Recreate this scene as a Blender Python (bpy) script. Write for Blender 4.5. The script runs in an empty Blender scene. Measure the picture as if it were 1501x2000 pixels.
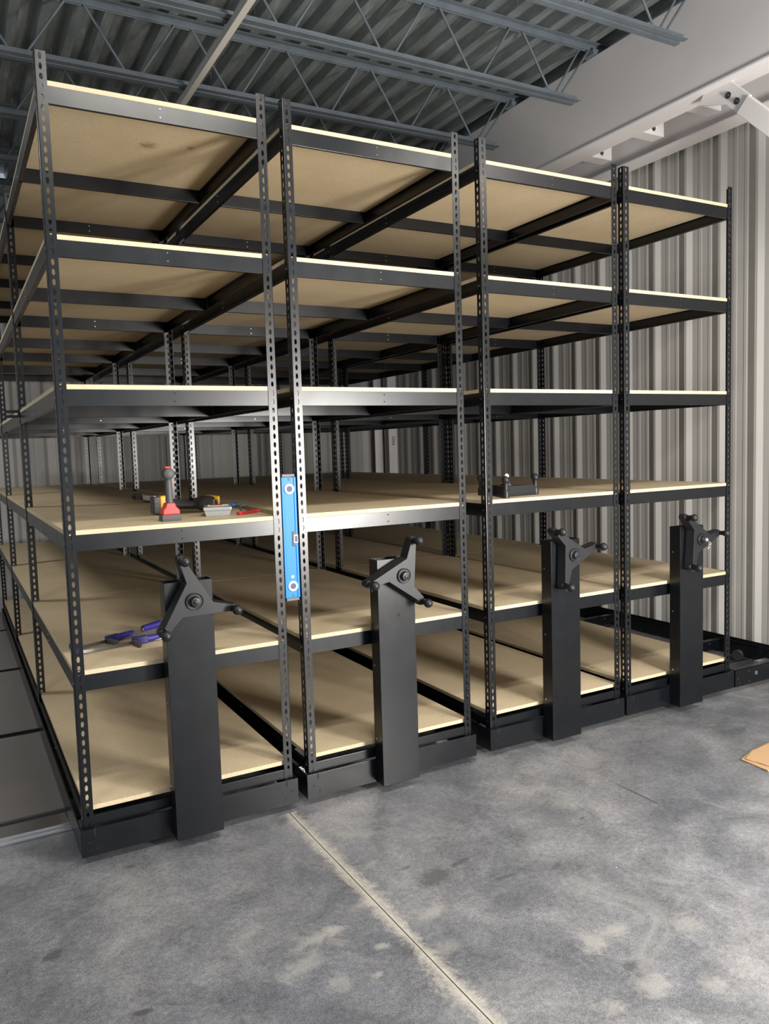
import bpy, math, random
from mathutils import Matrix, Vector
random.seed(7)
S = bpy.context.scene
C = S.collection
PI = math.pi

# ------------------------------------------------------------------ camera
def cam_axes(yaw, pitch, roll):
    cy, sy, cp, sp = math.cos(yaw), math.sin(yaw), math.cos(pitch), math.sin(pitch)
    f = Vector((sy*cp, cy*cp, sp)); r = Vector((cy, -sy, 0)); u = r.cross(f)
    cr, sr = math.cos(roll), math.sin(roll)
    return cr*r + sr*u, -sr*r + cr*u, f
R_, U_, F_ = cam_axes(0.5023, -0.0825, -0.0308)
cd = bpy.data.cameras.new('camera'); cam = bpy.data.objects.new('camera', cd); C.objects.link(cam)
cd.sensor_fit = 'VERTICAL'; cd.sensor_height = 36.0; cd.sensor_width = 27.0
cd.lens = 36.0*1535.3/2000.0
cd.clip_start = 0.05; cd.clip_end = 100
M = Matrix((R_, U_, -F_)).transposed().to_4x4(); M.translation = Vector((-0.3783, -3.3143, 1.6603))
cam.matrix_world = M
S.camera = cam

# ------------------------------------------------------------------ light
W = bpy.data.worlds.new('world'); S.world = W; W.use_nodes = True
bg = W.node_tree.nodes['Background']; bg.inputs[0].default_value = (0.76, 0.88, 1.0, 1); bg.inputs[1].default_value = 0.33

def area(name, loc, target, sx, sy, radiance, col, spread=PI):
    l = bpy.data.lights.new(name, 'AREA'); l.shape = 'RECTANGLE'; l.size = sx; l.size_y = sy
    l.energy = radiance*PI*sx*sy; l.color = col; l.spread = spread
    o = bpy.data.objects.new(name, l); C.objects.link(o); o.location = loc
    d = Vector(target)-Vector(loc); o.rotation_euler = d.to_track_quat('-Z', 'Y').to_euler()
    return o
# bright open bay door in the far front of the building
area('bay_door_light', (5.6, -11.5, 1.75), (5.6, 0, 1.75), 3.2, 3.2, 7, (1.0, 0.97, 0.92))
# flood light standing on the floor in front of the racks, right of the camera
area('flood_light', (2.75, -3.6, 1.42), (1.7, 0, 1.9), 0.7, 1.2, 92, (1.0, 0.955, 0.90))
# ceiling fittings in front of the racks
area('ceiling_light_near', (0.9, -2.1, 4.05), (0.9, -2.1, 0), 1.3, 0.22, 78, (1.0, 0.95, 0.87))
area('ceiling_light_right', (3.7, -2.6, 4.05), (3.7, -2.6, 0), 1.3, 0.22, 78, (1.0, 0.95, 0.87))
area('ceiling_light_left', (-2.4, -2.4, 4.05), (-2.4, -2.4, 0), 1.3, 0.22, 50, (1.0, 0.95, 0.87))
area('side_aisle_fill_light', (-2.3, 3.0, 4.05), (-2.3, 3.0, 0), 1.3, 0.35, 42, (1.0, 0.97, 0.92))  # unseen fill added over the left aisle to brighten the back wall
vs = S.view_settings
vs.view_transform = 'Standard'; vs.look = 'None'; vs.exposure = 0.36; vs.gamma = 1.0; vs.use_curve_mapping = False

# ------------------------------------------------------------------ materials
def mat(name, col, rough=0.5, metal=0.0, spec=0.5, emit=None):
    m = bpy.data.materials.new(name); m.use_nodes = True
    b = m.node_tree.nodes['Principled BSDF']
    b.inputs['Base Color'].default_value = (*col, 1); b.inputs['Roughness'].default_value = rough
    b.inputs['Metallic'].default_value = metal; b.inputs['Specular IOR Level'].default_value = spec
    return m
def nodes(m): return m.node_tree.nodes, m.node_tree.links, m.node_tree.nodes['Principled BSDF']
def noise(m, scale, detail=4, rough=0.55, vec=None, dist=0.0):
    n, l, b = nodes(m)
    t = n.new('ShaderNodeTexNoise'); t.inputs['Scale'].default_value = scale
    t.inputs['Detail'].default_value = detail; t.inputs['Roughness'].default_value = rough
    t.inputs['Distortion'].default_value = dist
    if vec is None:
        g = n.new('ShaderNodeTexCoord'); vec = g.outputs['Object']
    l.new(vec, t.inputs['Vector']); return t.outputs['Fac']
def ramp(m, fac, stops):
    n, l, b = nodes(m)
    r = n.new('ShaderNodeValToRGB'); e = r.color_ramp.elements
    e[0].position, e[0].color = stops[0][0], (*stops[0][1], 1)
    e[1].position, e[1].color = stops[-1][0], (*stops[-1][1], 1)
    for p, c in stops[1:-1]:
        k = e.new(p); k.color = (*c, 1)
    l.new(fac, r.inputs['Fac']); return r.outputs['Color']
def g3(v): return (v, v, v)
def mixc(m, fac, a, b_, mode='MIX'):
    n, l, b = nodes(m)
    x = n.new('ShaderNodeMix'); x.data_type = 'RGBA'; x.blend_type = mode
    for s, v in ((x.inputs['Factor'], fac), (x.inputs['A'], a), (x.inputs['B'], b_)):
        if isinstance(v, (int, float)): s.default_value = v
        elif isinstance(v, tuple): s.default_value = (*v, 1)
        else: l.new(v, s)
    return x.outputs['Result']
def mth(m, op, a, b_=0.0, c=0.0, clamp=False):
    n, l, b = nodes(m)
    x = n.new('ShaderNodeMath'); x.operation = op; x.use_clamp = clamp
    for i, v in enumerate((a, b_, c)):
        if isinstance(v, (int, float)): x.inputs[i].default_value = v
        else: l.new(v, x.inputs[i])
    return x.outputs[0]

M_black = mat('black_powder_coat', (0.006, 0.0075, 0.011), 0.3, 0, 0.44)
n, l, b = nodes(M_black)
f = noise(M_black, 9, 5, 0.65); l.new(ramp(M_black, f, [(0.35, g3(0.275)), (0.7, g3(0.315))]), b.inputs['Roughness'])
l.new(ramp(M_black, noise(M_black, 14, 3, 0.6), [(0.4, (0.003, 0.0038, 0.0055)), (0.62, (0.004, 0.005, 0.007)), (0.8, (0.0055, 0.0065, 0.0088))]), b.inputs['Base Color'])
M_plastic = mat('black_moulded_plastic', (0.010, 0.0105, 0.012), 0.45, 0, 0.4)
M_rivet = mat('dull_rivet', (0.18, 0.18, 0.19), 0.35, 1.0)
M_pit = mat('dark_hole', (0.004, 0.004, 0.004), 0.8)
M_steel = mat('bright_zinc', (0.75, 0.76, 0.78), 0.3, 1.0)
M_board = mat('particle_board', (0.6, 0.47, 0.29), 0.62, 0, 0.3)
n, l, b = nodes(M_board)
c1 = ramp(M_board, noise(M_board, 260, 3, 0.7), [(0.3, (0.40, 0.32, 0.20)), (0.5, (0.57, 0.468, 0.315)), (0.72, (0.69, 0.585, 0.41))])
c2 = ramp(M_board, noise(M_board, 3.2, 4, 0.6), [(0.3, (0.90, 0.88, 0.85)), (0.7, (1.0, 1.0, 1.0))])
cb = mixc(M_board, 1.0, c1, c2, 'MULTIPLY')
gp = n.new('ShaderNodeNewGeometry'); wb = noise(M_board, 35, 4, 0.7, gp.outputs['Position'])
for (sx, sy, sr) in ((0.51, 0.45, 0.055), (0.70, 0.40, 0.028)):        # two brown smudges under the top left board
    vd = n.new('ShaderNodeVectorMath'); vd.operation = 'DISTANCE'; l.new(gp.outputs['Position'], vd.inputs[0]); vd.inputs[1].default_value = (sx, sy, 3.067)
    k = mth(M_board, 'SUBTRACT', 1.0, mth(M_board, 'ADD', mth(M_board, 'DIVIDE', vd.outputs['Value'], sr), mth(M_board, 'MULTIPLY', mth(M_board, 'SUBTRACT', wb, 0.5), 2.2)), clamp=True)
    cb = mixc(M_board, mth(M_board, 'MULTIPLY', k, 1.2, clamp=True), cb, (0.30, 0.215, 0.12))
l.new(cb, b.inputs['Base Color'])
M_wall = mat('wall_panel_paint', (0.50, 0.49, 0.455), 0.5, 0, 0.45)
n, l, b = nodes(M_wall)
l.new(ramp(M_wall, noise(M_wall, 1.5, 4, 0.6), [(0.3, (0.395, 0.385, 0.365)), (0.7, (0.415, 0.405, 0.385))]), b.inputs['Base Color'])
M_white = mat('white_steel_paint', (0.56, 0.54, 0.52), 0.5, 0, 0.4)
n, l, b = nodes(M_white)
l.new(ramp(M_white, noise(M_white, 2.0, 5, 0.6), [(0.3, (0.77, 0.735, 0.73)), (0.7, (0.82, 0.785, 0.78))]), b.inputs['Base Color'])
M_bridge = mat('pale_primer', (0.70, 0.66, 0.61), 0.5)
M_joist = mat('grey_joist_primer', (0.13, 0.155, 0.18), 0.42)
n, l, b = nodes(M_joist)
l.new(ramp(M_joist, noise(M_joist, 6, 5, 0.65), [(0.3, (0.105, 0.127, 0.148)), (0.7, (0.155, 0.182, 0.208))]), b.inputs['Base Color'])
M_deck = mat('galvanised_deck', (0.2, 0.22, 0.22), 0.42, 0.45)
n, l, b = nodes(M_deck)
g = n.new('ShaderNodeTexCoord'); mp = n.new('ShaderNodeMapping'); mp.inputs['Scale'].default_value = (1, 0.14, 1)
l.new(g.outputs['Object'], mp.inputs['Vector'])
f1 = noise(M_deck, 22, 6, 0.7, mp.outputs[0])
l.new(ramp(M_deck, f1, [(0.3, (0.25, 0.285, 0.29)), (0.55, (0.34, 0.375, 0.38)), (0.75, (0.60, 0.64, 0.64))]), b.inputs['Base Color'])
l.new(ramp(M_deck, noise(M_deck, 6, 4, 0.6, mp.outputs[0]), [(0.3, g3(0.34)), (0.7, g3(0.56))]), b.inputs['Roughness'])
M_alu = mat('aluminium_rail', (0.62, 0.62, 0.63), 0.28, 1.0)
M_panel = mat('grey_deck_panel', (0.17, 0.16, 0.155), 0.3, 0, 0.5)
n, l, b = nodes(M_panel)
l.new(ramp(M_panel, noise(M_panel, 3, 4), [(0.3, g3(0.26)), (0.7, g3(0.36))]), b.inputs['Roughness'])
M_seam = mat('dark_rubber_seam', (0.01, 0.01, 0.01), 0.7)

# concrete floor
M_floor = mat('sealed_concrete', (0.2, 0.2, 0.21), 0.4)
n, l, b = nodes(M_floor)
geo = n.new('ShaderNodeNewGeometry'); P = geo.outputs['Position']
sep = n.new('ShaderNodeSeparateXYZ'); l.new(P, sep.inputs[0]); X, Y = sep.outputs[0], sep.outputs[1]
big = noise(M_floor, 1.35, 7, 0.62, P, 0.4); med = noise(M_floor, 5.5, 8, 0.68, P, 0.6); fine = noise(M_floor, 48, 8, 0.85, P)
base = ramp(M_floor, big, [(0.32, (0.088, 0.093, 0.106)), (0.5, (0.136, 0.140, 0.151)), (0.68, (0.205, 0.204, 0.208))])
base = mixc(M_floor, 1.0, base, ramp(M_floor, med, [(0.3, g3(0.74)), (0.5, g3(0.99)), (0.7, g3(1.28))]), 'MULTIPLY')
base = mixc(M_floor, 1.0, base, ramp(M_floor, fine, [(0.3, g3(0.55)), (0.5, g3(1.0)), (0.7, g3(1.5))]), 'MULTIPLY')
def blob(cx, cy, rx, ry, wob=0.5, rot=0.0, sharp=0.25):
    dx = mth(M_floor, 'SUBTRACT', X, cx); dy = mth(M_floor, 'SUBTRACT', Y, cy)
    c, s = math.cos(rot), math.sin(rot)
    a = mth(M_floor, 'ADD', mth(M_floor, 'MULTIPLY', dx, c/rx), mth(M_floor, 'MULTIPLY', dy, s/rx))
    e = mth(M_floor, 'ADD', mth(M_floor, 'MULTIPLY', dx, -s/ry), mth(M_floor, 'MULTIPLY', dy, c/ry))
    r = mth(M_floor, 'SQRT', mth(M_floor, 'ADD', mth(M_floor, 'MULTIPLY', a, a), mth(M_floor, 'MULTIPLY', e, e)))
    r = mth(M_floor, 'ADD', r, mth(M_floor, 'MULTIPLY', mth(M_floor, 'SUBTRACT', wobn, 0.5), wob*2))
    return mth(M_floor, 'DIVIDE', mth(M_floor, 'SUBTRACT', 1.0, r), sharp, clamp=True)
grit = noise(M_floor, 210, 4, 0.8, P)
base = mixc(M_floor, 1.0, base, ramp(M_floor, grit, [(0.34, g3(0.58)), (0.5, g3(0.98)), (0.66, g3(1.55))]), 'MULTIPLY')
haze = noise(M_floor, 2.6, 9, 0.78, P, 1.2)
base = mixc(M_floor, ramp(M_floor, haze, [(0.54, g3(0.0)), (0.66, g3(0.42))]), base, (0.27, 0.262, 0.25))
wobn = noise(M_floor, 15, 10, 0.82, P, 0.9)
for (cx, cy, rx, ry, rot, fac) in [(0.60, -0.95, .10, .035, .3, .55), (0.68, -0.935, .05, .035, 0, .6), (1.03, -1.02, .07, .05, 0, .6), (0.52, -1.05, .12, .05, .5, .45), (0.78, -1.10, .03, .022, 0, .6),
                              (1.38, -1.45, .075, .055, .4, .5), (1.50, -1.44, .05, .04, 0, .5), (1.40, -1.70, .085, .06, 0, .5), (1.22, -1.70, .05, .04, .3, .5), (0.70, -1.22, .03, .02, 0, .6),
                              (0.86, -0.85, .09, .035, .2, .45), (0.95, -1.22, .06, .05, 0, .35), (0.58, -1.2, .05, .06, 0, .35), (1.72, -1.55, .09, .06, .8, .4), (1.55, -1.8, .05, .05, 0, .4),
                              (1.0, -0.62, .05, .03, .3, .35), (0.40, -0.82, .10, .04, .6, .35)]:
    base = mixc(M_floor, mth(M_floor, 'MULTIPLY', blob(cx, cy, rx, ry, 1.9, rot, .7), fac), base, (0.33, 0.318, 0.295))
for (cx, cy, rx, ry, rot, fac) in [(1.15, -0.84, .10, .06, .3, .62), (1.30, -0.80, .07, .022, .2, .6), (1.09, -0.72, .03, .015, 0, .6), (-0.19, -0.57, .045, .03, .7, .6), (0.02, -1.0, .035, .02, 0, .8),
                              (1.96, -0.78, .025, .012, .2, .7), (0.15, -0.12, .03, .02, 0, .4), (1.40, -1.6, .03, .02, 0, .55), (0.7, -1.52, .05, .025, 0, .45),
                              (1.6, -1.02, .04, .012, .4, .5), (1.38, -0.98, .05, .014, 0, .5)]:
    base = mixc(M_floor, mth(M_floor, 'MULTIPLY', blob(cx, cy, rx, ry, 1.7, rot, .45), fac), base, (0.055, 0.053, 0.050))
base = mixc(M_floor, mth(M_floor, 'MULTIPLY', blob(2.345, -.75, .010, .21, .25, 0.0, .5), .75), base, (0.06, 0.06, 0.062))
base = mixc(M_floor, mth(M_floor, 'MULTIPLY', blob(2.02, -.76, .004, .12, .2, -0.1, .5), .6), base, (0.07, 0.07, 0.07))
# saw-cut joint with pale dust on both sides (only in front of the racks)
jx = mth(M_floor, 'ABSOLUTE', mth(M_floor, 'SUBTRACT', X, 0.880))
inf = mth(M_floor, 'LESS_THAN', Y, -0.03)
spread = mth(M_floor, 'ADD', 0.007, mth(M_floor, 'MULTIPLY', mth(M_floor, 'POWER', noise(M_floor, 6, 12, .9, P, .8), 5.0), 1.2))
dust = mth(M_floor, 'SUBTRACT', 1.0, mth(M_floor, 'DIVIDE', jx, spread), clamp=True)
dust = mth(M_floor, 'MULTIPLY', mth(M_floor, 'MULTIPLY', dust, inf), mth(M_floor, 'ADD', 0.15, mth(M_floor, 'MULTIPLY', fine, 1.3)), clamp=True)
base = mixc(M_floor, dust, base, (0.47, 0.44, 0.375))
base = mixc(M_floor, mth(M_floor, 'MULTIPLY', mth(M_floor, 'LESS_THAN', jx, 0.0022), inf), base, (0.05, 0.045, 0.04))
vor = n.new('ShaderNodeTexVoronoi'); vor.inputs['Scale'].default_value = 5; l.new(P, vor.inputs['Vector'])
base = mixc(M_floor, mth(M_floor, 'LESS_THAN', vor.outputs['Distance'], 0.016), base, (0.75, 0.74, 0.7))
l.new(base, b.inputs['Base Color'])
l.new(ramp(M_floor, med, [(0.3, g3(0.24)), (0.7, g3(0.44))]), b.inputs['Roughness'])
bp_ = n.new('ShaderNodeBump'); bp_.inputs['Strength'].default_value = 0.12; bp_.inputs['Distance'].default_value = 0.004
l.new(fine, bp_.inputs['Height']); l.new(bp_.outputs[0], b.inputs['Normal'])

M_card = mat('corrugated_cardboard', (0.55, 0.36, 0.19), 0.8)
n, l, b = nodes(M_card)
wv = n.new('ShaderNodeTexWave'); wv.inputs['Scale'].default_value = 24; wv.bands_direction = 'X'; wv.inputs['Distortion'].default_value = 0.6
g = n.new('ShaderNodeTexCoord'); l.new(g.outputs['Object'], wv.inputs['Vector'])
l.new(ramp(M_card, wv.outputs['Fac'], [(0.0, (0.30, 0.18, 0.085)), (1.0, (0.52, 0.335, 0.18))]), b.inputs['Base Color'])
M_blue = mat('blue_anodised', (0.0, 0.17, 0.72), 0.45, 0, 0.3)
M_red = mat('red_plastic', (0.62, 0.03, 0.025), 0.4)
M_yellow = mat('yellow_plastic', (0.82, 0.45, 0.02), 0.4)
M_grey = mat('dark_grey_rubber', (0.06, 0.06, 0.063), 0.55)
M_greyp = mat('grey_plastic', (0.10, 0.10, 0.10), 0.5)
M_purple = mat('indigo_plastic', (0.025, 0.02, 0.17), 0.38)
M_whitep = mat('white_plastic', (0.85, 0.85, 0.85), 0.35)
M_lens = mat('vial_lens', (0.08, 0.085, 0.17), 0.5, 0, 0.2)
M_clear = mat('clear_plastic', (0.62, 0.64, 0.64), 0.15)
nodes(M_clear)[2].inputs['Transmission Weight'].default_value = 0.55
M_rod = mat('steel_bar', (0.25, 0.25, 0.25), 0.38, 1.0)
M_ink = mat('black_ink', (0.03, 0.03, 0.03), 0.7)

# ------------------------------------------------------------------ mesh helpers
class MB:
    def __init__(s): s.v = []; s.f = []; s.m = []; s.sm = []
    def add(s, vs, fs, mi=0, smooth=False):
        k = len(s.v); s.v += [tuple(v) for v in vs]
        for f in fs: s.f.append([k+i for i in f]); s.m.append(mi); s.sm.append(smooth)
    def box(s, a, b, mi=0):
        x0, y0, z0 = a; x1, y1, z1 = b
        s.add([(x0,y0,z0),(x1,y0,z0),(x1,y1,z0),(x0,y1,z0),(x0,y0,z1),(x1,y0,z1),(x1,y1,z1),(x0,y1,z1)],
              [(0,3,2,1),(4,5,6,7),(0,1,5,4),(1,2,6,5),(2,3,7,6),(3,0,4,7)], mi)
    def prism(s, pts, ax, a, b, mi=0, pts2=None):
        """polygon pts (2-D) extruded along axis ax from a to b; pts2 = outline at b"""
        def mk(p, t):
            if ax == 'y': return (p[0], t, p[1])
            if ax == 'x': return (t, p[0], p[1])
            return (p[0], p[1], t)
        p2 = pts2 or pts; k = len(pts)
        v = [mk(p, a) for p in pts]+[mk(p, b) for p in p2]
        s.add(v, [tuple(range(k))[::-1], tuple(range(k, 2*k))]+[(i, (i+1) % k, k+(i+1) % k, k+i) for i in range(k)], mi)
    def tube(s, p, q, r, mi=0, r2=None, n=12, caps=True, smooth=True):
        p = Vector(p); q = Vector(q); r2 = r if r2 is None else r2
        d = (q-p).normalized(); a = d.orthogonal().normalized(); c = d.cross(a)
        vs = []
        for (o, rr) in ((p, r), (q, r2)):
            for i in range(n):
                t = 2*PI*i/n; vs.append(o+a*(math.cos(t)*rr)+c*(math.sin(t)*rr))
        s.add(vs, [(i, (i+1) % n, n+(i+1) % n, n+i) for i in range(n)], mi, smooth)
        if caps: s.add(vs, [tuple(range(n))[::-1], tuple(range(n, 2*n))], mi)
    def lathe(s, prof, origin, axis, mi=0, n=20):
        o = Vector(origin); d = Vector(axis).normalized(); a = d.orthogonal().normalized(); c = d.cross(a)
        vs = []
        for (r, h) in prof:
            for i in range(n):
                t = 2*PI*i/n; vs.append(o+d*h+a*(math.cos(t)*r)+c*(math.sin(t)*r))
        fs = []
        for k in range(len(prof)-1):
            for i in range(n): fs.append((k*n+i, k*n+(i+1) % n, (k+1)*n+(i+1) % n, (k+1)*n+i))
        s.add(vs, fs, mi, True)
        s.add(vs[:n], [tuple(range(n))[::-1]], mi); s.add(vs[-n:], [tuple(range(n))], mi)
    def ball(s, c, r, mi=0, n=16):
        m = n//2; prof = [(max(1e-4, r*math.sin(PI*i/m)), -r*math.cos(PI*i/m)) for i in range(m+1)]
        s.lathe(prof, c, (0, 0, 1), mi, n)
    def path(s, pts, r, mi=0, n=8):
        for a, b in zip(pts, pts[1:]): s.tube(a, b, r, mi, n=n)
    def rot(s, start, mtx):
        for i in range(start, len(s.v)): s.v[i] = tuple(mtx @ Vector(s.v[i]))
    def mesh(s, name, mats):
        me = bpy.data.meshes.new(name); me.from_pydata(s.v, [], s.f)
        for m in mats: me.materials.append(m)
        for p, mi, sm in zip(me.polygons, s.m, s.sm): p.material_index = mi; p.use_smooth = sm
        me.validate(); me.update(); return me
    def obj(s, name, mats, parent=None, loc=None, bevel=0):
        if not isinstance(mats, (list, tuple)): mats = [mats]
        return put(name, s.mesh(name, mats), parent, loc, bevel)
def put(name, me, parent=None, loc=None, bevel=0):
    o = bpy.data.objects.new(name, me); C.objects.link(o)
    if parent: o.parent = parent
    if loc: o.location = loc
    if bevel:
        m = o.modifiers.new('bevel', 'BEVEL'); m.width = bevel; m.segments = 2; m.limit_method = 'ANGLE'; m.angle_limit = 0.6
    return o
def empty(name, label, cat, loc, group=None, rot=None):
    o = bpy.data.objects.new(name, None); C.objects.link(o); o.location = loc; o.empty_display_size = 0.1
    if rot: o.rotation_euler = rot
    o['label'] = label; o['category'] = cat
    if group: o['group'] = group
    return o
def tag(o, label, cat, group=None, kind=None):
    o['label'] = label; o['category'] = cat
    if group: o['group'] = group
    if kind: o['kind'] = kind
    return o
def struct(o, label=None, cat=None):
    o['kind'] = 'structure'
    if label: o['label'] = label
    if cat: o['category'] = cat
    return o

# ------------------------------------------------------------------ dimensions
ZB = 0.142                    # foot of the posts
PH = 3.048                    # post height
LEV = [0.232, 0.799, 1.367, 1.943, 2.516, 3.086]
D = 1.8154                    # bay depth
UNITS = [(0.0, 0.917), (0.9936, 1.9215), (2.0445, 2.9869), (3.0354, 3.9601)]
FARY = 6.0; WALLX = 4.735

# ------------------------------------------------------------------ setting
fb = MB(); fb.box((-9, -6.5, -0.12), (7.5, 0.36, 0)); fb.box((-9, 0.36, -0.12), (7.5, FARY+0.4, 0))
struct(fb.obj('floor', M_floor), 'grey sealed concrete floor with pale stains and a dusty saw-cut joint', 'floor')

# low deck panels and the aluminium tracks the racks roll on
RAILS = [0.385, 1.765, 3.36, 4.95]
for i, ry in enumerate(RAILS):
    t = MB()
    if i == 0:
        t.box((-3.2, 0.352, 0.0), (4.68, 0.500, 0.022)); t.box((-3.2, 0.362, 0.022), (4.68, 0.425, 0.030)); t.box((-3.2, 0.340, 0.0), (4.68, 0.352, 0.010))
        t.box((-3.2, 0.500, 0.0), (4.68, 0.545, 0.016), 1)
    else:
        t.box((-3.2, ry-0.062, 0.0), (4.68, ry-0.050, 0.027)); t.box((-3.2, ry-0.050, 0.0), (4.68, ry+0.02, 0.012), 1); t.box((-3.2, ry+0.02, 0.0), (4.68, ry+0.03, 0.026), 1)
    o = t.obj('floor_track', [M_alu, M_seam], bevel=0.002)
    tag(o, ['silver aluminium floor track running out from under the left rack, nearest the camera',
            'silver aluminium floor track, second from the front, at the seam between two deck panels',
            'third floor track from the front, thin pale line beyond the dark deck panel',
            'floor track farthest from the camera, near the back wall'][i], 'track')
ends = RAILS+[FARY-0.02]
for i in range(4):
    y0 = 0.547 if i == 0 else ends[i]+0.032; y1 = ends[i+1]-(0.064 if i < 3 else 0)
    t = MB(); t.box((-3.2, y0, 0.0), (4.68, y1, 0.024))
    o = t.obj('deck_panel', M_panel)
    tag(o, ['smooth grey deck panel left of the racks, between the first and second floor tracks',
            'dark grey deck panel left of the racks behind the second floor track',
            'dark deck panel left of the racks between the third and last tracks',
            'dark deck panel along the foot of the back wall'][i], 'panel')

def rib_profile(L, pitch=0.307, depth=0.024, off=0.0):
    """(along, height) points of a ribbed panel"""
    pts = []; a = off-pitch
    while a < L:
        for (u, h) in ((0, 0), (0.038, depth), (0.054, depth), (0.122, 0), (0.130, 0), (0.138, 0.003), (0.155, 0.003), (0.165, 0), (0.215, 0), (0.225, 0.003), (0.245, 0.003), (0.255, 0)):
            pts.append((a+u, h))
        a += pitch
    return [p for p in pts if 0 <= p[0] <= L]
# right wall, ribs standing into the room
t = MB(); pr = rib_profile(FARY+5.0, off=0.105); vs_ = []; zt_ = 4.55
for (a, h) in pr:
    vs_ += [(WALLX-h, -5.0+a, 0.0), (WALLX-h, -5.0+a, zt_)]
t.add(vs_, [(2*i, 2*i+1, 2*i+3, 2*i+2) for i in range(len(pr)-1)])
for k in range(len(pr)//12):                       # panel screws
    for z in (0.75, 2.0, 3.2):
        y = -5.0+0.105+0.307*k-0.307+0.10
        t.tube((WALLX-0.001, y, z+0.0), (WALLX-0.008, y, z), 0.006, 0, n=8)
wr = t.obj('wall_right', M_wall); sm = wr.modifiers.new('thickness', 'SOLIDIFY'); sm.thickness = 0.01; sm.offset = 1
struct(wr, 'ribbed pale grey metal wall on the right', 'wall')
t = MB(); pr = rib_profile(WALLX+6.5, off=0.18); vs_ = []
for (a, h) in pr: vs_ += [(WALLX-a, FARY-h, 0.0), (WALLX-a, FARY-h, 4.55)]
t.add(vs_, [(2*i, 2*i+1, 2*i+3, 2*i+2) for i in range(len(pr)-1)])
wf = t.obj('wall_back', M_wall); sm = wf.modifiers.new('thickness', 'SOLIDIFY'); sm.thickness = 0.01; sm.offset = 1
struct(wf, 'ribbed pale grey metal wall behind the racks', 'wall')

# ceiling deck
DZ = 4.56
t = MB(); vs_ = []; pp = []; x = -7.0
while x < 4.40:
    for (u, h) in ((0, 0), (0.062, 0), (0.080, 0.072), (0.168, 0.072)): pp.append((x+u+0.045, h))
    x += 0.187
pp = [p for p in pp if p[0] < 4.4]
for (x, h) in pp: vs_ += [(x, -3.6, DZ+h), (x, FARY, DZ+h)]
t.add(vs_, [(2*i, 2*i+2, 2*i+3, 2*i+1) for i in range(len(pp)-1)])
ce = t.obj('ceiling', M_deck); sm = ce.modifiers.new('thickness', 'SOLIDIFY'); sm.thickness = 0.006; sm.offset = 1
struct(ce, 'galvanised ribbed roof deck with parallel flutes', 'ceiling')
# screw tips poking through the deck
t = MB(); rs = random.Random(3)
JY = [2.155-0.95*k for k in range(-4, 5)]
for k in range(150):
    x = rs.uniform(-1.5, 4.2); y = rs.uniform(-0.6, 5.2)
    x = round((x-0.076)/0.187)*0.187+0.076
    dx, dy = rs.uniform(-.006, .006), rs.uniform(-.006, .006)
    t.tube((x, y, DZ+0.001), (x+dx, y+dy, DZ-rs.uniform(0.03, 0.055)), 0.0022, 0, 0.001, n=5)
o = t.obj('screw_tips', M_steel, ce); o['kind'] = 'stuff'

# girder along the right wall, wall beam, brackets and brace (white painted steel)
def ibeam(t, xc, y0, y1, z0, z1, fw, tf=0.016, tw=0.010):
    t.box((xc-fw/2, y0, z0), (xc+fw/2, y1, z0+tf)); t.box((xc-fw/2, y0, z1-tf), (xc+fw/2, y1, z1)); t.box((xc-tw/2, y0, z0+tf), (xc+tw/2, y1, z1-tf))
t = MB(); t.box((3.952, -4.5, 3.855), (4.14, FARY-0.02, 3.871)); t.box((3.966, -4.5, 3.871), (3.978, FARY-0.02, 4.475)); t.box((3.978, -4.5, 4.459), (4.14, FARY-0.02, 4.475))
t.box((3.960, -4.5, 3.871), (3.966, FARY-0.02, 3.880))
o = t.obj('roof_girder', M_white, bevel=0.003)
tag(o, 'deep white painted steel girder carrying the roof joists above the right wall', 'girder')
t = MB(); t.box((4.555, -4.5, 3.86), (4.57, FARY-0.02, 4.42)); t.box((4.50, -4.5, 3.845), (4.66, FARY-0.02, 3.862)); t.box((4.50, -4.5, 4.42), (4.66, FARY-0.02, 4.435))
tag(t.obj('wall_beam', M_white, bevel=0.003), 'white painted beam along the top of the ribbed right wall', 'beam')
BRL = ['white bracket with one bolt between girder and wall beam, farthest from the camera',
       'white bracket with one bolt between girder and wall beam, middle of the three',
       'white bracket with one bolt between girder and wall beam, beside the brace plate']
for i, y in enumerate((1.50, 0.97, 0.47)):
    e = empty('beam_bracket', BRL[i], 'bracket', (0, 0, 0), 'brackets between girder and wall beam')
    t = MB(); t.box((4.07, y, 3.905), (4.455, y+0.11, 4.015)); t.obj('bracket_arm', M_white, e, bevel=0.003)
    t = MB(); t.tube((4.345, y+0.004, 3.946), (4.345, y-0.004, 3.946), 0.017, 1, n=16); t.tube((4.345, y, 3.946), (4.345, y-0.014, 3.946), 0.009, n=6)
    t.obj('bolt', [M_rod, M_rivet], e)
e = empty('knee_brace', 'white diagonal brace bolted to a gusset plate under the roof girder', 'brace', (0, 0, 0))
t = MB(); t.prism([(0.265, 3.862), (0.065, 3.862), (-0.075, 3.722), (0.005, 3.635), (0.10, 3.73), (0.30, 3.80)], 'x', 4.02, 4.04); t.obj('gusset_plate', M_white, e, bevel=0.003)
t = MB(); k0 = 0
a = Vector((4.03, -0.03, 3.68)); dd = Vector((0, -1, -1.0)).normalized(); up = Vector((0, -1, 1)).normalized()
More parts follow.
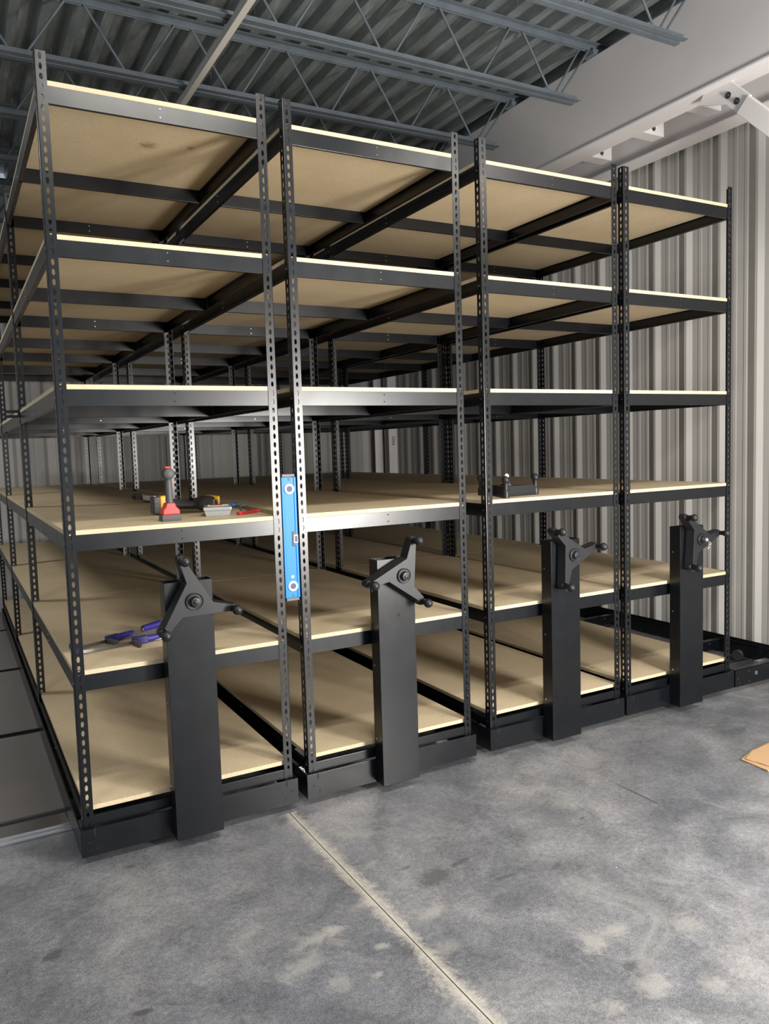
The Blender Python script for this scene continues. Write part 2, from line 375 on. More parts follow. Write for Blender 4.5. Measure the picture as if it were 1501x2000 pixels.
def bar(t, p, q, hw, ht, mi=0):
    p = Vector(p); q = Vector(q); d = (q-p).normalized(); s_ = Vector((1, 0, 0)) if abs(d.x) < .9 else Vector((0, 1, 0)); u = d.cross(s_).normalized()
    s_ = u.cross(d)
    v = [p+s_*i*hw+u*j*ht for i, j in ((-1, -1), (1, -1), (1, 1), (-1, 1))]+[q+s_*i*hw+u*j*ht for i, j in ((-1, -1), (1, -1), (1, 1), (-1, 1))]
    t.add(v, [(0, 3, 2, 1), (4, 5, 6, 7), (0, 1, 5, 4), (1, 2, 6, 5), (2, 3, 7, 6), (3, 0, 4, 7)], mi)
bar(t, a, a+dd*1.6, 0.028, 0.055); t.obj('brace_tube', M_white, e, bevel=0.004)
for (y, z) in ((0.078, 3.777), (0.016, 3.719)):
    t = MB(); t.tube((4.018, y, z), (4.012, y, z), 0.020, 1, n=16); t.tube((4.012, y, z), (4.000, y, z), 0.0115, n=6)
    t.obj('bolt', [M_rod, M_rivet], e)

# white column in the back corner
e = empty('corner_column', 'pale column with small stencilled figures in the back right corner', 'column', (0, 0, 0))
t = MB(); t.box((4.522, 5.80, 0.024), (4.645, 5.812, 3.84)); t.box((4.60, 5.812, 0.024), (4.612, FARY-0.03, 3.84)); t.obj('flange', M_white, e, bevel=0.002)
t = MB(); t.box((4.573, 5.52, 0.024), (4.693, 5.532, 3.84)); t.box((4.683, 5.532, 0.024), (4.693, 5.80, 3.84)); t.obj('flange', M_white, e, bevel=0.002)
t = MB(); t.box((4.645, 5.76, 0.024), (4.683, 5.77, 3.84)); t.obj('web', M_white, e)
cu = bpy.data.curves.new('figures', 'FONT'); cu.body = '3066'; cu.size = 0.062; cu.extrude = 0.0005
fo = bpy.data.objects.new('stencilled_figures', cu); C.objects.link(fo); fo.data.materials.append(M_ink)
fo.rotation_euler = (0, PI/2, -PI/2)
fo.matrix_world = Matrix(((0, 1, 0, 4.618), (0, 0, -1, 5.5185), (-1, 0, 0, 1.80), (0, 0, 0, 1)))
bpy.context.view_layer.update()
dg = bpy.context.evaluated_depsgraph_get(); me = bpy.data.meshes.new_from_object(fo.evaluated_get(dg)); mw = fo.matrix_world.copy()
bpy.data.objects.remove(fo)
fo = put('stencilled_figures', me, e); fo.matrix_world = mw

# open web joists (span X, ends hang over the girder)
def joist(y, zb=4.120, x0=-6.6, xe=3.80, label=''):
    e = empty('bar_joist', label, 'joist', (0, y, 0), 'open web roof joists')
    t = MB()
    for s in (-1, 1):
        a, b_ = (s*0.010, s*0.052) if s > 0 else (s*0.052, s*0.010)
        t.box((x0, a, zb), (xe, b_, zb+0.005)); a, b_ = (0.010, 0.015) if s > 0 else (-0.015, -0.010)
        t.box((x0, a, zb+0.005), (xe, b_, zb+0.045))
    t.obj('bottom_chord', M_joist, e, bevel=0.001)
    zt = DZ-0.003; t = MB()
    for s in (-1, 1):
        a, b_ = (s*0.010, s*0.052) if s > 0 else (s*0.052, s*0.010)
        t.box((x0, a, zt-0.005), (4.10, b_, zt)); a, b_ = (0.010, 0.015) if s > 0 else (-0.015, -0.010)
        t.box((x0, a, zt-0.045), (4.10, b_, zt-0.005))
    t.box((3.93, -0.05, 4.476), (4.14, 0.05, 4.512))
    t.obj('top_chord', M_joist, e, bevel=0.001)
    k = 0; x = 0.158-0.69*9
    while x < 3.65:
        if x > x0:
            last = x > 3.4
            xr = x+0.345 if not last else 3.99
            t = MB(); r = 0.0085
            pl = (x-0.345+0.045, 0, zt-0.02); bl = (x-0.04, 0, zb+0.02); br = (x+0.04, 0, zb+0.02); pr_ = (xr-0.045, 0, zt-0.02)
            t.tube(pl, bl, r, n=8); t.tube(br, pr_, r, n=8)
            if last: t.tube((x+0.0, .02, zb+0.02), (xr-0.12, .02, zt-0.02), r, n=8)
            t.tube(bl, br, r, n=8)
            t.obj('web_bar', M_joist, e)
        x += 0.69
JL = ['grey open web joist crossing directly over the racks and ending just above the second rack',
      'grey open web joist with a double bottom chord above the front of the racks',
      'grey open web joist nearest the camera at the top right, ending over the fourth rack']
for k in range(-4, 4):
    y = 2.155-0.952*k
    if k >= 0:
        lb = JL[k] if k < 3 else 'grey open web joist in front of the racks, overhead'
    else:
        lb = {-1: 'grey open web joist first behind the one ending above the second rack', -2: 'grey open web joist two behind the one ending above the second rack',
              -3: 'grey open web joist last but one towards the back wall', -4: 'grey open web joist nearest the back wall'}[k]
    joist(y, label=lb)
t = MB(); t.box((1.185, -0.2, 4.068), (1.225, 2.42, 4.073)); t.box((1.185, -0.2, 4.073), (1.190, 2.42, 4.108)); t.box((1.188, -0.2, 4.1), (1.20, 2.42, 4.12))
tag(t.obj('joist_bridging', M_bridge, bevel=0.001), 'pale slender bridging angle running across the underside of the joists', 'bridging')

# ------------------------------------------------------------------ perforated posts
PIT = 0.0381; NC = 80; FW = 0.042; TH = 0.0022
def perf(t, fn, w, nc=NC, hole_at=0.45):
    """perforated strip of width w; fn(s, z, n) -> 3-D, n = offset through the sheet"""
    c = w*hole_at; a = 0.0060; bb = 0.0038; cc = 0.0032; h = 0.0118
    def q(pts, flip=False):
        v0 = [fn(p[0], p[1], 0) for p in pts]; v1 = [fn(p[0], p[1], TH) for p in pts]
        k = len(pts); t.add(v0+v1, [tuple(range(k)), tuple(range(k, 2*k))[::-1]], 0)
    def rim(p, r):
        t.add([fn(*p, 0), fn(*r, 0), fn(*r, TH), fn(*p, TH)], [(0, 1, 2, 3)], 0)
    L = nc*PIT
    q([(0, 0), (c-a, 0), (c-a, L), (0, L)]); q([(c+a, 0), (w, 0), (w, L), (c+a, L)])
    rim((0, 0), (0, L)); rim((w, L), (w, 0)); rim((0, L), (w, L)); rim((w, 0), (0, 0))
    for k in range(nc):
        z = k*PIT+PIT/2; H = [(c-a, z-bb), (c-a, z+bb), (c-cc, z+h), (c+cc, z+h), (c+a, z+bb), (c+a, z-bb), (c+cc, z-h), (c-cc, z-h)]
        for i in range(8): rim(H[i], H[(i+1) % 8])
        if k < nc-1:
            z2 = z+PIT
            q([(c-a, z+bb), (c-cc, z+h), (c-cc, z2-h), (c-a, z2-bb)]); q([(c-cc, z+h), (c+cc, z+h), (c+cc, z2-h), (c-cc, z2-h)]); q([(c+cc, z+h), (c+a, z+bb), (c+a, z2-bb), (c+cc, z2-h)])
        for (zz, sgn) in ((0, -1),) if k == 0 else (((L, 1),) if k == nc-1 else ()):
            q([(c-a, z+sgn*bb), (c-cc, z+sgn*h), (c-cc, zz), (c-a, zz)]); q([(c-cc, z+sgn*h), (c+cc, z+sgn*h), (c+cc, zz), (c-cc, zz)]); q([(c+cc, z+sgn*h), (c+a, z+sgn*bb), (c+a, zz), (c+cc, zz)])
def post_mesh(s, kind):
    t = MB(); r = 0.004
    sy = -1 if kind == 'B' else 1
    # flange facing the aisle
    perf(t, lambda a, z, n: (s*(r+a), sy*n, z), FW-r)
    # flange(s) along the side
    perf(t, lambda a, z, n: (s*n, sy*(r+a), z), FW-r)
    if kind == 'T': perf(t, lambda a, z, n: (s*n, -(r+a)+TH, z), FW-r)
    # rounded corner
    L = NC*PIT; pts = []
    for i in range(5):
        th = PI/2*i/4; pts.append((s*(r-r*math.sin(th)), sy*(r-r*math.cos(th))))
    ins = [(s*(r-(r-TH)*math.sin(PI/2*i/4)), sy*(r-(r-TH)*math.cos(PI/2*i/4))) for i in range(5)][::-1]
    if kind == 'T':
        t.box((min(0, s*r), -r, 0), (max(0, s*r), r, L))
    else: t.prism(pts+ins, 'z', 0, L)
    return t.mesh('post', [M_black])
POST = {(s, k): post_mesh(s, k) for s in (1, -1) for k in 'FTB'}

# ------------------------------------------------------------------ rack parts
BH = 0.066; BT = 0.019
def dots(t, pts, d, r=0.0042, h=0.0015, mi=1):
    for p in pts:
        p = Vector(p); t.tube(p, p+Vector(d)*h, r, mi, n=8)
def handwheel(parent, loc, rot):
    """back of the wheel at y=0, front towards -Y; arm 0 along +X before rotation"""
    hw = MB()
    def pol(r, deg): return (r*math.cos(math.radians(deg)), r*math.sin(math.radians(deg)))
    front = []; back = []
    for k in range(3):
        o = 120*k
        front += [pol(0.081, o-114.4+0), ] if False else []
        front += [pol(0.160, o-4.8), pol(0.159, o+5.6), pol(0.080, o+8.0)]
        back += [pol(0.174, o-6.2), pol(0.174, o+6.2), pol(0.086, o+11.0)]
    # order: tip right, tip left, notch
    hw.prism(back, 'y', 0.0, -0.012, pts2=[(x*0.995, z*0.995) for x, z in back])
    n9 = 9; b2 = [(x*0.995, z*0.995) for x, z in back]
    vs_ = [(x, -0.012, z) for x, z in b2]+[(x, -0.058, z) for i, (x, z) in enumerate(front)]+[(0, -0.0581, 0)]
    fs = [(i, (i+1) % 9, 9+(i+1) % 9, 9+i) for i in range(9)]+[(9+i, 9+(i+1) % 9, 18) for i in range(9)]
    hw.add(vs_, fs)
    for k in range(3):
        x, z = pol(0.175, 120*k); hw.lathe([(0.019, 0), (0.0195, 0.03), (0.017, 0.042), (0.012, 0.045)], (x, 0, z), (0, -1, 0), n=20)
    hw.lathe([(0.034, 0.055), (0.036, 0.0665), (0.033, 0.0665), (0.031, 0.064), (0.024, 0.064), (0.022, 0.0665), (0.020, 0.082), (0.018, 0.084), (0.009, 0.084), (0.009, 0.088), (0.001, 0.088)], (0, 0, 0), (0, -1, 0), n=28)
    o = hw.obj('handwheel', M_plastic, parent, loc, bevel=0.0025)
    if rot: o.rotation_euler = rot
    for k in range(3):
        x, z = pol(0.175, 120*k); kb = MB()
        kb.lathe([(0.0135, 0.04), (0.0125, 0.055), (0.0140, 0.075), (0.0150, 0.081)]+[(0.0215*math.sin(a), 0.0965-0.0215*math.cos(a)) for a in [PI*j/12 for j in range(3, 13)]][:-1]+[(0.0006, 0.118)], (x, 0, z), (0, -1, 0), n=20)
        kb.obj('knob', M_plastic, o)
    return o

def rack(i, xl, xr, label):
    w = xr-xl; e = empty('mobile_shelving_unit', label, 'shelving unit', (xl, 0, 0), 'mobile shelving units on floor tracks')
    L = 3*D
    # carriage base
    t = MB(); x0, x1, y0, y1, z0, z1 = -0.015, w+0.015, -0.02, L+0.02, 0.035, 0.148
    t.box((x0, y0, z0), (x1, y0+0.006, z1)); t.box((x0, y1-0.006, z0), (x1, y1, z1)); t.box((x0, y0+.006, z0), (x0+0.006, y1-.006, z1)); t.box((x1-0.006, y0+.006, z0), (x1, y1-.006, z1))
    for ry in RAILS: t.box((x0+.006, ry-0.05, z0+0.02), (x1-.006, ry-0.044, z1-.004)); t.box((x0+.006, ry+0.05, z0+0.02), (x1-.006, ry+0.056, z1-.004))
    # notches and bolt holes beside the posts
    for s, xc in ((1, 0.0), (-1, w)):
        t.box((xc+s*0.040-.003, y0-0.0008, z1-0.028), (xc+s*0.040+.003, y0, z1), 1)
        t.tube((xc+s*0.018, y0, z1-0.055), (xc+s*0.018, y0-0.001, z1-0.055), 0.004, 1, n=8)
        t.tube((xc+s*0.048, y0, z0+0.028), (xc+s*0.048, y0-0.001, z0+0.028), 0.004, 1, n=8)
    t.obj('base_frame', [M_black, M_pit], e, bevel=0.0018)
    for ry in RAILS:
        for xc in (0.10, w-0.10):
            t = MB(); t.tube((xc-.012, ry+.003, 0.083), (xc+.012, ry+.003, 0.083), 0.052 if ry < 1 else .060, n=20); t.obj('wheel', M_rod, e)
    # posts
    for r_ in range(4):
        k = 'F' if r_ == 0 else ('B' if r_ == 3 else 'T')
        for s, xc in ((1, 0.0), (-1, w)):
            put('post', POST[(s, k)], e, (xc, r_*D, ZB))
    # levels
    for li, zt in enumerate(LEV):
        gap = 0.020 if li == 0 else 0.0
        bt = zt-BT; bz1 = bt-gap+0.0; bz0 = bz1-(BH if li else 0.060)
        if li == 0: bz0 = 0.150
        # front and rear beams
        for (y, sy) in ((0.003, 1), (L-0.003, -1)):
            t = MB(); ya, yb = (y, y+0.003) if sy > 0 else (y-0.003, y)
            t.box((0.006, ya, bz0), (w-0.006, yb, bz1))
            yy0, yy1 = (y+.003, y+0.016) if sy > 0 else (y-0.016, y-.003)
            t.box((0.006, yy0, bz0), (w-0.006, yy1, bz0+0.003)); t.box((0.006, yy0, bz1-0.003), (w-0.006, yy1, bz1))
            if sy > 0: dots(t, [(w/2+0.005, y, bz0+BH*.28), (w/2+0.005, y, bz0+BH*.78)], (0, -1, 0), r=0.0032, mi=2 if li in (2, 3) else 1)
            t.obj('shelf_beam', [M_black, M_rivet, M_pit], e, bevel=0.0008)
        # cross beams under the boards
        for k in range(1, 6):
            y = k*D/2 + (0.06 if k % 2 else 0.0)
            t = MB(); t.box((0.008, y, bz0), (w-0.008, y+0.003, bz1)); t.box((0.008, y+.003, bz0), (w-0.008, y+0.018, bz0+0.003)); t.box((0.008, y+.003, bz1-.003), (w-0.008, y+0.022, bz1))
            if k in (2, 4): dots(t, [(w/2, y, bz0+BH*.28), (w/2, y, bz0+BH*.75)], (0, -1, 0), r=0.003)
            t.obj('cross_beam', [M_black, M_steel], e, bevel=0.0008)
        # side beams and boards, one per bay
        for bay in range(3):
            ya, yb = bay*D+0.004, (bay+1)*D-0.004
            for s, xc in ((1, 0.0), (-1, w)):
                t = MB()
                def bx(a, b_, c, d_): t.box((min(xc+s*a, xc+s*b_), ya, c), (max(xc+s*a, xc+s*b_), yb, d_))
                bx(0.003, 0.006, bz0, bz1); bx(0.006, 0.024, bz0, bz0+0.003); bx(0.006, 0.02, bz1-0.003, bz1)
                yc = (ya+yb)/2+.06
                dots(t, [(xc+s*0.003, yc, bz0+BH*.28), (xc+s*0.003, yc, bz0+BH*.75), (xc+s*0.001, ya+0.02, bz0+BH*.5), (xc+s*0.001, yb-0.02, bz0+BH*.5)], (-s, 0, 0), r=0.004, h=0.003)
                t.obj('side_beam', [M_black, M_steel], e, bevel=0.0008)
            ins = 0.010 if li == 0 else 0.0
            t = MB(); f0 = 0.0035+ins if bay == 0 else ya-0.0025
            t.box((0.0045+ins, f0, bt), (w-0.0045-ins, (L-0.0035-ins) if bay == 2 else yb+0.0025, zt))
            t.obj('shelf_board', M_board, e, bevel=0.0008)
    # crank column
    ca = 0.345 if i else 0.352; cw = 0.2; z0, z1 = 0.040, 1.133
    t = MB(); t.box((ca, -0.1, z0), (ca+cw, -0.098, z1)); t.box((ca, -0.098, z0), (ca+0.002, -0.0205, z1)); t.box((ca+cw-0.002, -0.098, z0), (ca+cw, -0.0205, z1))
    t.box((ca+.002, -0.024, 0.16), (ca+cw-.002, -0.0205, z1)); t.box((ca+.002, -0.098, z1-0.012), (ca+cw-.002, -0.024, z1-0.010))
    t.box((ca+.002, -0.098, z0), (ca+cw-.002, -0.024, z0+.003))
    t.tube((ca+0.108, -0.1, 0.86), (ca+0.108, -0.1007, 0.86), 0.008, 2, n=12)
    dots(t, [(ca, -0.045, z) for z in (0.26, 0.62, 0.98)], (-1, 0, 0), r=0.0045, h=0.002)
    t.obj('crank_column', [M_black, M_steel, M_pit], e, bevel=0.0012)
    t = MB(); t.tube((0, 0, 0), (0, -0.014, 0), 0.045, n=24)
    t.obj('bearing', M_plastic, e, (ca+0.105, -0.1, 1.058))
    h = handwheel(e, (ca+0.105, -0.106, 1.058), (0, -math.radians([103, 68, 130.5, 128][i]), 0))
    return e, h
labels = ['black mobile shelving unit at the left end, holding the power tools and indigo clamps',
          'black mobile shelving unit second from the left, empty, beside the blue level',
          'black mobile shelving unit second from the right, with a loose handwheel on a shelf',
          'black mobile shelving unit at the right end, nearest the ribbed wall']
racks = [rack(i, xl, xr, labels[i]) for i, (xl, xr) in enumerate(UNITS)]

# bright pin and key ring on the right-hand wheel
h4 = racks[3][1]
t = MB(); t.ball((0.0, -0.092, 0.0), 0.0135, 0, 14)
ln = t.obj('hub_pin', M_steel, h4); ln['label'] = 'chrome hub pin'
a4 = math.radians(128)
def loc4(x, z):   # world-upright offset to wheel-local
    c, s = math.cos(-a4), math.sin(-a4); return (x*c - z*s, x*s + z*c)
t = MB(); ring = []
for k in range(17):
    th = 2*PI*k/16; x, z = loc4(0.024+0.008*math.cos(th), -0.024+0.011*math.sin(th)); ring.append((x, -0.098+0.003*math.sin(th), z))
t.path(ring, 0.0014)
x0_, z0_ = loc4(0.012, -0.006); t.path([(x0_, -0.1, z0_), ring[4]], 0.0014)
x1_, z1_ = loc4(0.026, -0.040); x2_, z2_ = loc4(0.016, -0.056); t.path([ring[12], (x1_, -0.096, z1_), (x2_, -0.09, z2_)], 0.0013)
t.obj('split_pin', M_steel, h4)

# loose handwheel lying on the third unit
e = handwheel(None, (2.335, 0.195, LEV[2]+0.0005), (-PI/2, 0, math.radians(-10.5)))
tag(e, 'loose black three-armed handwheel lying flat on a shelf board with its knobs up', 'handwheel')

t = MB(); a_ = math.radians(240); t.ball((0.175*math.cos(a_)+0.010, -0.118, 0.175*math.sin(a_)+0.006), 0.0125, 0, 14)  # added white ball, imitates the bright highlight beside a knob
o = t.obj('knob_glint', M_whitep, e); o['label'] = 'white ball imitating a bright glint on the knob'

# fifth carriage base without shelves, beside the wall
e = empty('empty_carriage_base', 'low open black carriage base without shelving, between the right rack and the ribbed wall', 'carriage base', (0, 0, 0))
xa, xb = 3.985, 4.655; y0, y1 = -0.025, 3*D+0.02; z0, z1 = 0.035, 0.148
for (nm, A, B_, lip) in (('end_rail', (xa, y0, z0), (xb, y0+0.005, z1), (xa, y0, z1-.004, xb, y0+0.045, z1)), ('end_rail', (xa, y1-0.005, z0), (xb, y1, z1), (xa, y1-.045, z1-.004, xb, y1, z1)),
                    ('side_rail', (xa, y0+.005, z0), (xa+0.005, y1-.005, z1), (xa+.005, y0+.045, z1-.004, xa+0.03, y1-.045, z1)), ('side_rail', (xb-0.005, y0+.005, z0), (xb, y1-.005, z1+0.02), (xb-0.03, y0+.045, z1-.004, xb-.005, y1-.045, z1))):
    t = MB(); t.box(A, B_); t.box(lip[:3], lip[3:])
    if nm == 'end_rail' and A[1] < 0:
        dots(t, [(xa+0.025, A[1], z0+.055), (xa+0.042, A[1], z0+.022), (xa+0.135, A[1], z1-0.025), (xa+0.135, A[1], z0+.022)], (0, -1, 0), r=0.003)
        t.tube((xa+.205, A[1], .10), (xa+.205, A[1]-.001, .10), 0.014, 1, n=14)
    t.obj(nm, [M_black, M_steel], e, bevel=0.0015)
for ry in (0.62, 1.70, 2.75, 3.7, 4.7):
    t = MB(); t.box((xa+.005, ry, z0+.02), (xb-.005, ry+0.004, z1-.005)); t.box((xa+.005, ry-.04, z1-.009), (xb-.005, ry, z1-.005))
    dots(t, [(xa+.30, ry, z1-.03), (xa+.55, ry, z1-.04), (xa+.12, ry, z1-.04)], (0, -1, 0), r=.006, h=.006); t.obj('cross_rail', [M_black, M_steel], e, bevel=0.001)
for ry in RAILS:
    for xc in (xa+0.10, xb-0.10):
        t = MB(); t.tube((xc-.012, ry+.003, 0.070), (xc+.012, ry+.003, 0.070), 0.039, n=20); t.obj('wheel', M_rod, e)
t = MB(); t.box((xb-.22, .10, .024+.002), (xb-.10, .17, .10)); t.obj('bearing_block', M_steel, e, bevel=.004)

# ------------------------------------------------------------------ spirit level between two posts
e = empty('spirit_level', 'blue box-section spirit level standing upright in the gap between two posts', 'spirit level', (0, 0, 0))
x0, x1, za, zb_ = 0.9215, 0.9885, 0.972, 1.552
t = MB(); t.box((x0, 0.006, za+0.014), (x1, 0.030, zb_-0.014)); t.box((x0-.002, 0.003, za+.014), (x0+0.010, 0.033, zb_-.014)); t.box((x1-0.010, 0.003, za+.014), (x1+.002, 0.033, zb_-.014)); t.obj('level_body', M_blue, e, bevel=0.002)
for zc0, zc1 in ((za, za+0.014), (zb_-0.014, zb_)):
    t = MB(); t.box((x0+0.002, 0.004, zc0), (x1-0.002, 0.032, zc1)); t.obj('end_cap', M_greyp, e, bevel=0.003)
for zc in (1.484, 1.040):
    t = MB(); xc = 0.957
    t.lathe([(0.0235, -0.001), (0.0235, 0.004), (0.0205, 0.0055), (0.0145, 0.0055), (0.0135, 0.001)], (xc, 0.006, zc), (0, -1, 0), n=28); o = t.obj('vial_ring', M_whitep, e)
    t = MB(); t.tube((xc, 0.003, zc), (xc, 0.0018, zc), 0.0135, n=20); t.obj('vial', M_lens, o)
    t = MB(); t.tube((xc, 0.006, zc+(.043 if zc > 1.3 else -.043)), (xc, 0.0048, zc+(.043 if zc > 1.3 else -.043)), 0.0055, n=12); t.obj('rivet', M_grey, e)
t = MB(); t.lathe([(0.008, 0), (0.008, 0.0015), (0.004, 0.0015), (0.004, 0.0008)], (0.957, 0.006, 1.083), (0, -1, 0), n=16); t.obj('rivet', mat('light_blue_rivet', (.35, .6, .85), .35), e)
t = MB(); t.box((0.962, 0.0035, 1.222), (0.991, 0.008, 1.290)); o = t.obj('vial_window', M_grey, e, bevel=0.002)
t = MB(); t.box((0.971, 0.0025, 1.238), (0.990, 0.0036, 1.274)); t.obj('vial_frame', M_whitep, o)
t = MB(); t.box((0.974, 0.0018, 1.242), (0.9875, 0.0026, 1.270)); t.obj('vial', M_lens, o)

# ------------------------------------------------------------------ tools on the left unit
Z3 = LEV[2]
e = empty('work_light', 'red and dark grey cordless work light standing upright near the shelf edge', 'work light', (0.452, 0.150, Z3+.0005))
t = MB(); t.box((-0.040, -0.035, 0), (0.040, 0.035, 0.028)); 
for k in range(5): t.box((-0.041, -0.036, 0.004+k*0.005), (0.041, 0.036, 0.0055+k*.005))
t.obj('battery', M_grey, e, bevel=0.004)
t = MB(); t.prism([(-0.036, 0.028), (0.038, 0.028), (0.037, 0.048), (0.022, 0.062), (0.018, 0.078), (-0.018, 0.078), (-0.024, 0.060), (-0.035, 0.048)], 'y', -0.032, 0.032)
t.obj('collar', M_red, e, bevel=0.004)
t = MB(); t.tube((0.001, 0, 0.076), (0.0, 0, 0.185), 0.0165, r2=0.015, n=20); t.obj('neck', M_grey, e)
t = MB(); t.box((0.010, 0.006, 0.075), (0.019, 0.022, 0.19)); t.obj('back_strip', M_red, e, bevel=0.003)
t = MB(); t.lathe([(0.001, -0.028), (0.020, -0.028), (0.0245, -0.022), (0.0255, 0.010), (0.024, 0.020)], (0.0, 0, 0.205), (0, 1, 0), n=28)
t.box((-0.02, -0.0295, 0.2045), (0.02, -0.0278, 0.2055)); hd = t.obj('lamp_head', M_grey, e)
t = MB(); t.box((-0.014, -0.012, 0.228), (0.012, 0.024, 0.237)); t.obj('head_cap', M_red, hd, bevel=0.003)

e = empty('cordless_tool', 'yellow and black cordless tool lying on its side behind the work light', 'power tool', (0.484, 0.56, Z3+0.0005))
t = MB(); t.box((-0.016, -0.045, 0.004), (0.014, 0.045, 0.086)); 
for k in range(4): t.box((-0.018, -0.046, 0.012+k*.02), (0.0, 0.046, 0.018+k*.02))
t.obj('battery', M_grey, e, bevel=0.006)
t = MB(); t.prism([(0.014, 0.004), (0.045, 0.0), (0.070, 0.012), (0.074, 0.070), (0.05, 0.092), (0.014, 0.090)], 'y', -0.040, 0.040); t.obj('battery_mount', M_yellow, e, bevel=0.006)
t = MB(); t.tube((0.07, 0, 0.045), (0.20, -0.02, 0.036), 0.024, r2=0.020, n=16); t.tube((0.09, -.022, 0.043), (0.17, -.042, 0.038), 0.012, n=10); t.obj('handle', M_grey, e)
t = MB(); t.lathe([(0.012, -0.06), (0.034, -0.056), (0.040, -0.02), (0.038, 0.04), (0.02, 0.075)], (0.235, -0.05, 0.042), (0.25, -1, 0), n=24); hd = t.obj('motor_housing', M_grey, e)
t = MB(); t.lathe([(0.030, 0.0), (0.0415, 0.002), (0.0415, 0.022), (0.03, 0.024)], (0.240, -0.032, 0.042), (0.25, -1, 0), n=24); t.obj('yellow_band', M_yellow, hd)
t = MB(); t.path([(0.262+.012*math.cos(a), -0.121, 0.042+.024*math.sin(a)) for a in [PI*k/8 for k in range(17)]], 0.003); t.obj('label_ring', M_board, hd)
t = MB(); t.tube((0.265, 0.05, 0.050), (0.32, 0.02, 0.046), 0.030, r2=0.026, n=18); t.obj('gear_case', M_yellow, e)

e = empty('locking_pliers', 'small steel locking pliers lying left of the cordless tool', 'pliers', (0.655, 1.56, Z3))
t = MB(); bar(t, (0.02, -.13, .030), (0.0, .08, .028), .010, .016); t.obj('handle', M_steel, e, bevel=.003)
t = MB(); bar(t, (-0.004, .08, .030), (-.016, .20, .032), .012, .018); bar(t, (-.02, .20, .040), (-.03, .27, .034), .010, .010); bar(t, (-.02, .20, .014), (-.03, .26, .020), .010, .008); t.obj('jaw', M_grey, e, bevel=.003)
t = MB(); bar(t, (0.024, -.13, .010), (0.0, .06, .008), .009, .007); t.obj('lever', M_grey, e, bevel=.002)

e = empty('parts_case', 'small clear plastic parts case with a red label', 'case', (0.712, 0.30, Z3+.0005), rot=(0, 0, -0.30))
t = MB(); t.prism([(-0.052, 0.0), (0.052, 0.0), (0.060, 0.026), (-0.060, 0.026)], 'y', -0.10, 0.08); t.obj('tray', M_clear, e, bevel=0.003)
t = MB(); t.box((-0.064, -0.106, 0.026), (0.064, 0.086, 0.042)); ld = t.obj('lid', M_clear, e, bevel=0.004)
t = MB(); t.box((-0.045, -0.02, 0.0425), (0.05, 0.06, 0.0436)); t.obj('paper_label', M_whitep, ld)
t = MB(); t.box((-0.035, -0.01, 0.0437), (0.02, 0.05, 0.0445)); t.obj('red_label', M_red, ld)
t = MB()
for k in range(12): t.tube((-.04+.008*k, -.07, .006), (-.04+.008*k, .05, .006), .003, n=6)
t.obj('drill_bits', M_rod, e)

e = empty('marking_knife', 'flat red plastic cutter beside the clear parts case', 'cutter', (0.838, 0.235, Z3+.0005), rot=(0, 0, 0.65))
t = MB(); t.prism([(-0.085, -0.012), (0.07, -0.016), (0.095, -0.004), (0.09, 0.014), (-0.08, 0.012)], 'z', 0.0, 0.014); t.obj('body', M_red, e, bevel=0.004)
t = MB(); t.box((-0.09, -0.002, 0.014), (-0.02, 0.006, 0.017)); t.obj('blade', M_steel, e)
t = MB(); t.path([(0.90+0.03*math.cos(a)-.02, 0.38+0.05*math.sin(a), Z3+0.006+0.022*max(0, math.sin(a*1.0))) for a in [PI*1.9*k/14 for k in range(15)]], 0.003)
tag(t.obj('wire_loop', M_grey), 'thin dark wire loop lying behind the red cutter', 'wire')
e = empty('screwdriver', 'thin screwdriver with a blue collar lying behind the clear case', 'screwdriver', (0.90, 0.72, Z3), rot=(0, 0, 0.5))
t = MB(); t.tube((-0.16, 0, 0.012), (0.02, 0, 0.012), 0.004, n=10); t.obj('shaft', M_grey, e)
t = MB(); t.tube((0.02, 0, 0.012), (0.045, 0, 0.012), 0.007, n=14); t.obj('collar', M_blue, e)
t = MB(); t.tube((0.045, 0, 0.012), (0.09, 0, 0.012), 0.010, n=14); t.obj('grip', M_grey, e)

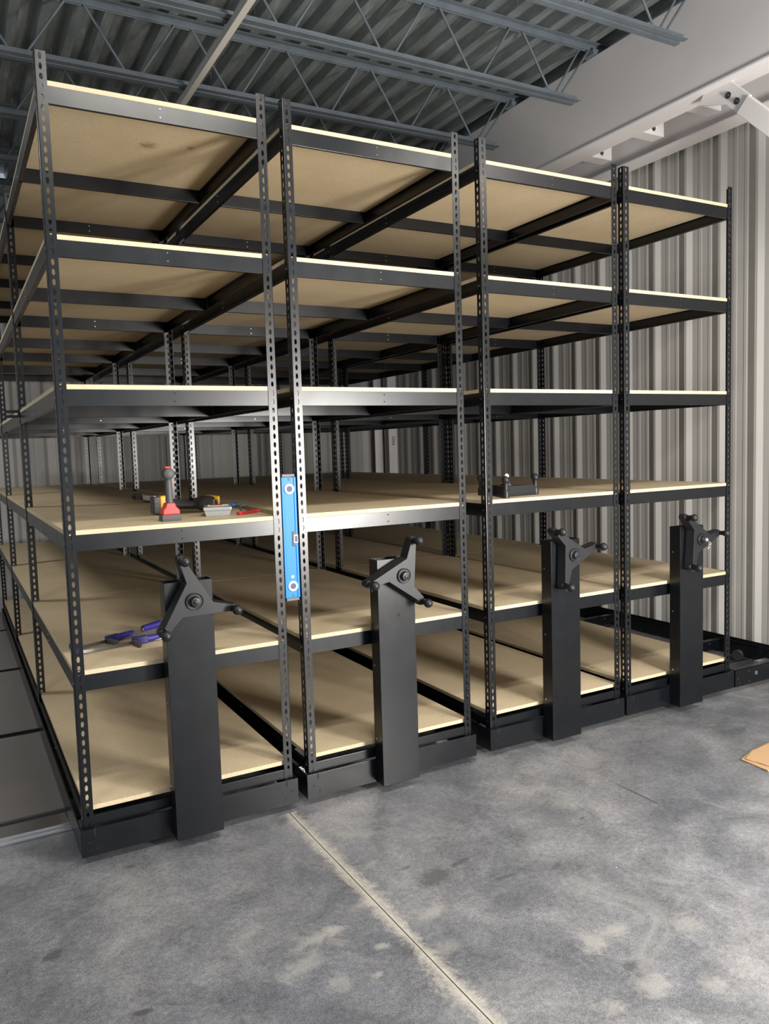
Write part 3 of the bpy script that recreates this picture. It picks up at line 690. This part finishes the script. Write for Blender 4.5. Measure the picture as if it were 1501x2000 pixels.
# bar clamps on the second shelf
Z2 = LEV[1]
def clamp(label, p, q, pos, hl, tail):
    p = Vector(p); q = Vector(q); d = (q-p).normalized(); s_ = Vector((-d.y, d.x, 0))
    e = empty('bar_clamp', label, 'clamp', (0, 0, 0), 'bar clamps on the second shelf')
    t = MB(); bar(t, p+Vector((0, 0, .012)), q+Vector((0, 0, .012)), .0030, .007); t.obj('bar', M_rod, e)
    c = p+(q-p)*pos; L = (q-p).length
    t = MB(); bar(t, c-d*.035+Vector((0, 0, .018)), c+d*.035+Vector((0, 0, .018)), .014, .017); t.obj('slide_head', M_purple, e, bevel=.004)
    t = MB(); g0 = c+d*0.03; t.tube(g0+Vector((0, 0, .018)), g0+d*hl+s_*0.012+Vector((0, 0, .018)), .0165, r2=.013, n=14)
    t.obj('grip', M_purple, e)
    t = MB(); bar(t, c-d*.03-s_*.01+Vector((0, 0, .016)), c-d*.03-s_*.075+Vector((0, 0, .014)), .008, .010); t.obj('jaw', M_grey, e, bevel=.003)
    t = MB(); f_ = p if tail == 0 else q
    bar(t, f_+Vector((0, 0, .014)), f_+s_*.07+Vector((0, 0, .014)), .010, .012); t.obj('fixed_jaw', M_purple, e, bevel=.003)
    return e
clamp('indigo and steel bar clamp lying behind its twin, grip reaching towards the crank column', (0.075, 0.36, Z2), (0.44, 0.54, Z2), 0.42, 0.09, 0)
clamp('indigo and steel bar clamp lying in front of its twin, bar passing behind the handwheel', (0.075, 0.28, Z2), (0.52, 0.36, Z2), 0.57, 0.10, 0)
t = MB()
e = empty('clamp_handle', 'separate indigo clamp handle at the end of the rear bar', 'clamp handle', (0.425, 0.53, Z2), rot=(0, 0, .45))
t = MB(); t.tube((-.05, 0, .030), (.05, 0, .034), .014, r2=.017, n=14); t.box((-.055, -.012, .014), (.04, .012, .022)); t.obj('grip', M_purple, e, bevel=.003)
t = MB(); t.tube((-.05, 0, .012), (-.05, 0, .034), .010, n=10); t.obj('stem', M_grey, e)

# black quick clamp holding the edge of the left unit
e = empty('quick_clamp', 'black ribbed clamp sticking out past the left edge of the fourth shelf', 'clamp', (0, 0, 0))
for z in (1.934, 1.905):
    t = MB(); t.tube((-0.075, 1.80, z), (-0.004, 1.80, z+.001), .0075, n=10)
    for k in range(6): t.tube((-0.07+k*.011, 1.80, z), (-0.064+k*.011, 1.80, z), .0095, n=10)
    t.obj('threaded_rod', M_grey, e)
t = MB(); t.box((-0.008, 1.785, 1.90), (-0.0005, 1.812, 1.945)); t.obj('clamp_pad', M_grey, e, bevel=.001)

# cardboard on the floor
t = MB(); t.prism([(3.075, -0.745), (3.215, -0.700), (3.85, -0.62), (3.90, -1.05), (3.062, -0.905), (3.070, -0.83)], 'z', 0.001, 0.007)
t.prism([(3.09, -0.76), (3.20, -0.715), (3.84, -0.64), (3.88, -1.03), (3.11, -0.90)], 'z', 0.008, 0.013)
o = t.obj('cardboard_sheet', M_card, bevel=0.001); tag(o, 'torn piece of brown corrugated cardboard lying on the concrete floor', 'cardboard')
